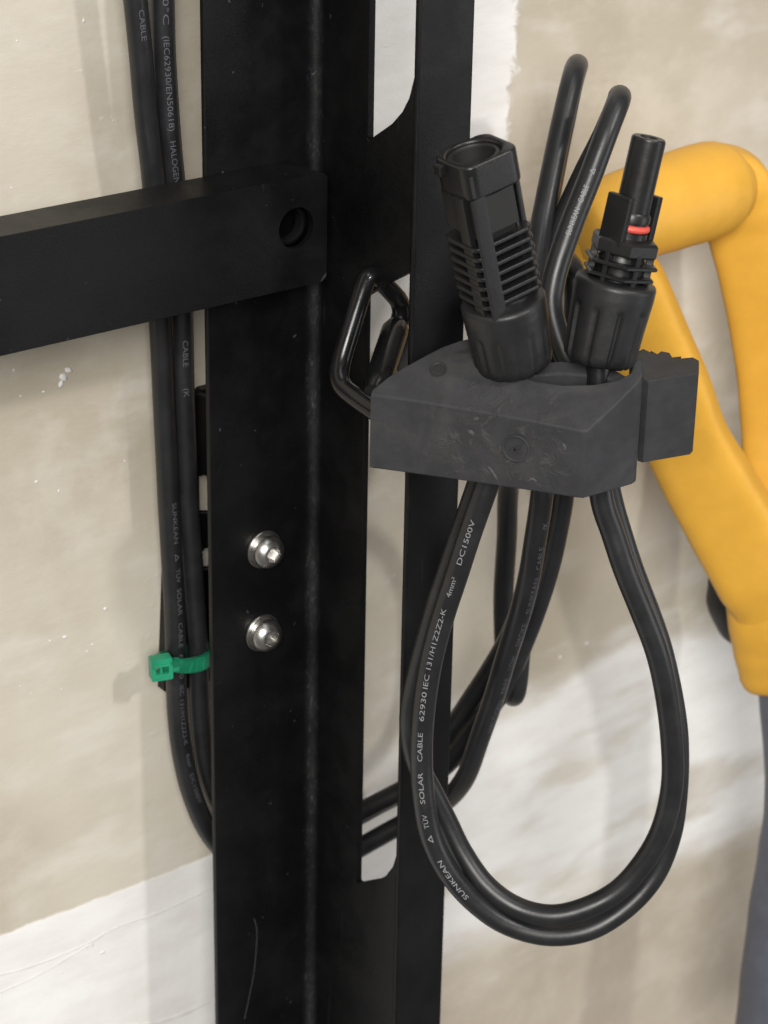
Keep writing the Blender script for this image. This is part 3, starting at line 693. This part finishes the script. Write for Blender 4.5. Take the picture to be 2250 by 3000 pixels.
# ------------------------------------------------------------------ yellow D-grip handle with its shaft
dh = empty('tool_handle', at(2290, 3000, .75), 'yellow plastic D-shaped tool handle on a blue grey shaft leaning near the wall', 'tool')
def rads(ctrl, pts_, s_ctrl):
    tot = s_ctrl[-1]; o = []
    for i in range(len(pts_)):
        s = tot*i/(len(pts_)-1); j = 0
        while j < len(s_ctrl)-2 and s_ctrl[j+1] < s: j += 1
        f = (s-s_ctrl[j])/max(1e-9, s_ctrl[j+1]-s_ctrl[j]); f = f*f*(3-2*f)
        o.append(ctrl[j]*(1-f)+ctrl[j+1]*f)
    return o
def limb(name, ctrl, m, n=28, cap=True, **kw):
    """ctrl rows: px, py, depth, radius in photo pixels"""
    P = [at(a, b, c) for a, b, c, d in ctrl]; rr = [d*c/FPX for a, b, c, d in ctrl]
    p, s = catmull(P, .0015)
    return tube(p, rads(rr, p, s), n, True, **kw)
grip = limb('grip', [(1690, 700, .640, 60), (1712, 690, .641, 110), (1740, 675, .642, 130), (1850, 630, .648, 138), (1950, 597, .655, 142), (2040, 568, .662, 144), (2085, 553, .667, 140), (2118, 546, .671, 118), (2140, 541, .674, 80), (2148, 539, .676, 30)], 'yellow')
dgrip = obj('grip', grip, 'yellow', dh, 70)
slot = limb('slot', [(2052, 575, .6455, 4), (2056, 582, .6445, 9), (2062, 600, .6435, 10), (2066, 620, .6435, 9), (2068, 628, .644, 4)], 'yellow', 12)
legL = limb('legL', [(1745, 660, .643, 100), (1775, 740, .646, 112), (1832, 860, .652, 126), (1892, 1000, .660, 126), (1952, 1140, .668, 126), (2010, 1290, .677, 122), (2085, 1430, .686, 128), (2165, 1570, .695, 132), (2225, 1680, .701, 132), (2262, 1760, .706, 118), (2275, 1830, .710, 110)], 'yellow', 40, ref=-F, ex=.45, asp=.62, rot=.38)
obj('side_arm', legL, 'yellow', dh, 70)
legR = limb('legR', [(2085, 548, .669, 128), (2128, 566, .673, 134), (2160, 606, .677, 124), (2184, 680, .681, 108), (2210, 800, .686, 102), (2234, 930, .692, 98), (2256, 1080, .698, 96), (2274, 1240, .704, 100), (2292, 1400, .708, 116), (2305, 1560, .712, 125), (2300, 1700, .714, 130), (2290, 1800, .715, 120)], 'yellow', 40, ref=-F, ex=.45, asp=.62, rot=.38)
obj('side_arm', legR, 'yellow', dh, 70)
soc = limb('socket', [(2240, 1560, .704, 60), (2262, 1640, .706, 130), (2268, 1730, .709, 136), (2270, 1800, .712, 132), (2276, 1880, .717, 124), (2284, 1960, .722, 114), (2287, 1995, .724, 104), (2288, 2012, .725, 80), (2288, 2014, .725, 40)], 'yellow', 40, ref=-F, ex=.5, asp=.8, rot=.38)
obj('socket', soc, 'yellow', dh, 70)
obj('dark_cap', limb('cap', [(2150, 1640, .730, 40), (2155, 1690, .732, 82), (2168, 1750, .735, 100), (2195, 1810, .738, 98), (2225, 1870, .741, 70), (2235, 1890, .742, 30)], 'dark'), 'dark', dh, 70)
obj('shaft', limb('shaft', [(2300, 1990, .724, 82), (2316, 2100, .728, 88), (2330, 2250, .733, 90), (2330, 2380, .738, 92), (2318, 2500, .743, 98), (2298, 2700, .752, 108), (2282, 2900, .76, 116), (2270, 3080, .768, 122)], 'shaft'), 'shaft', dh, 70)
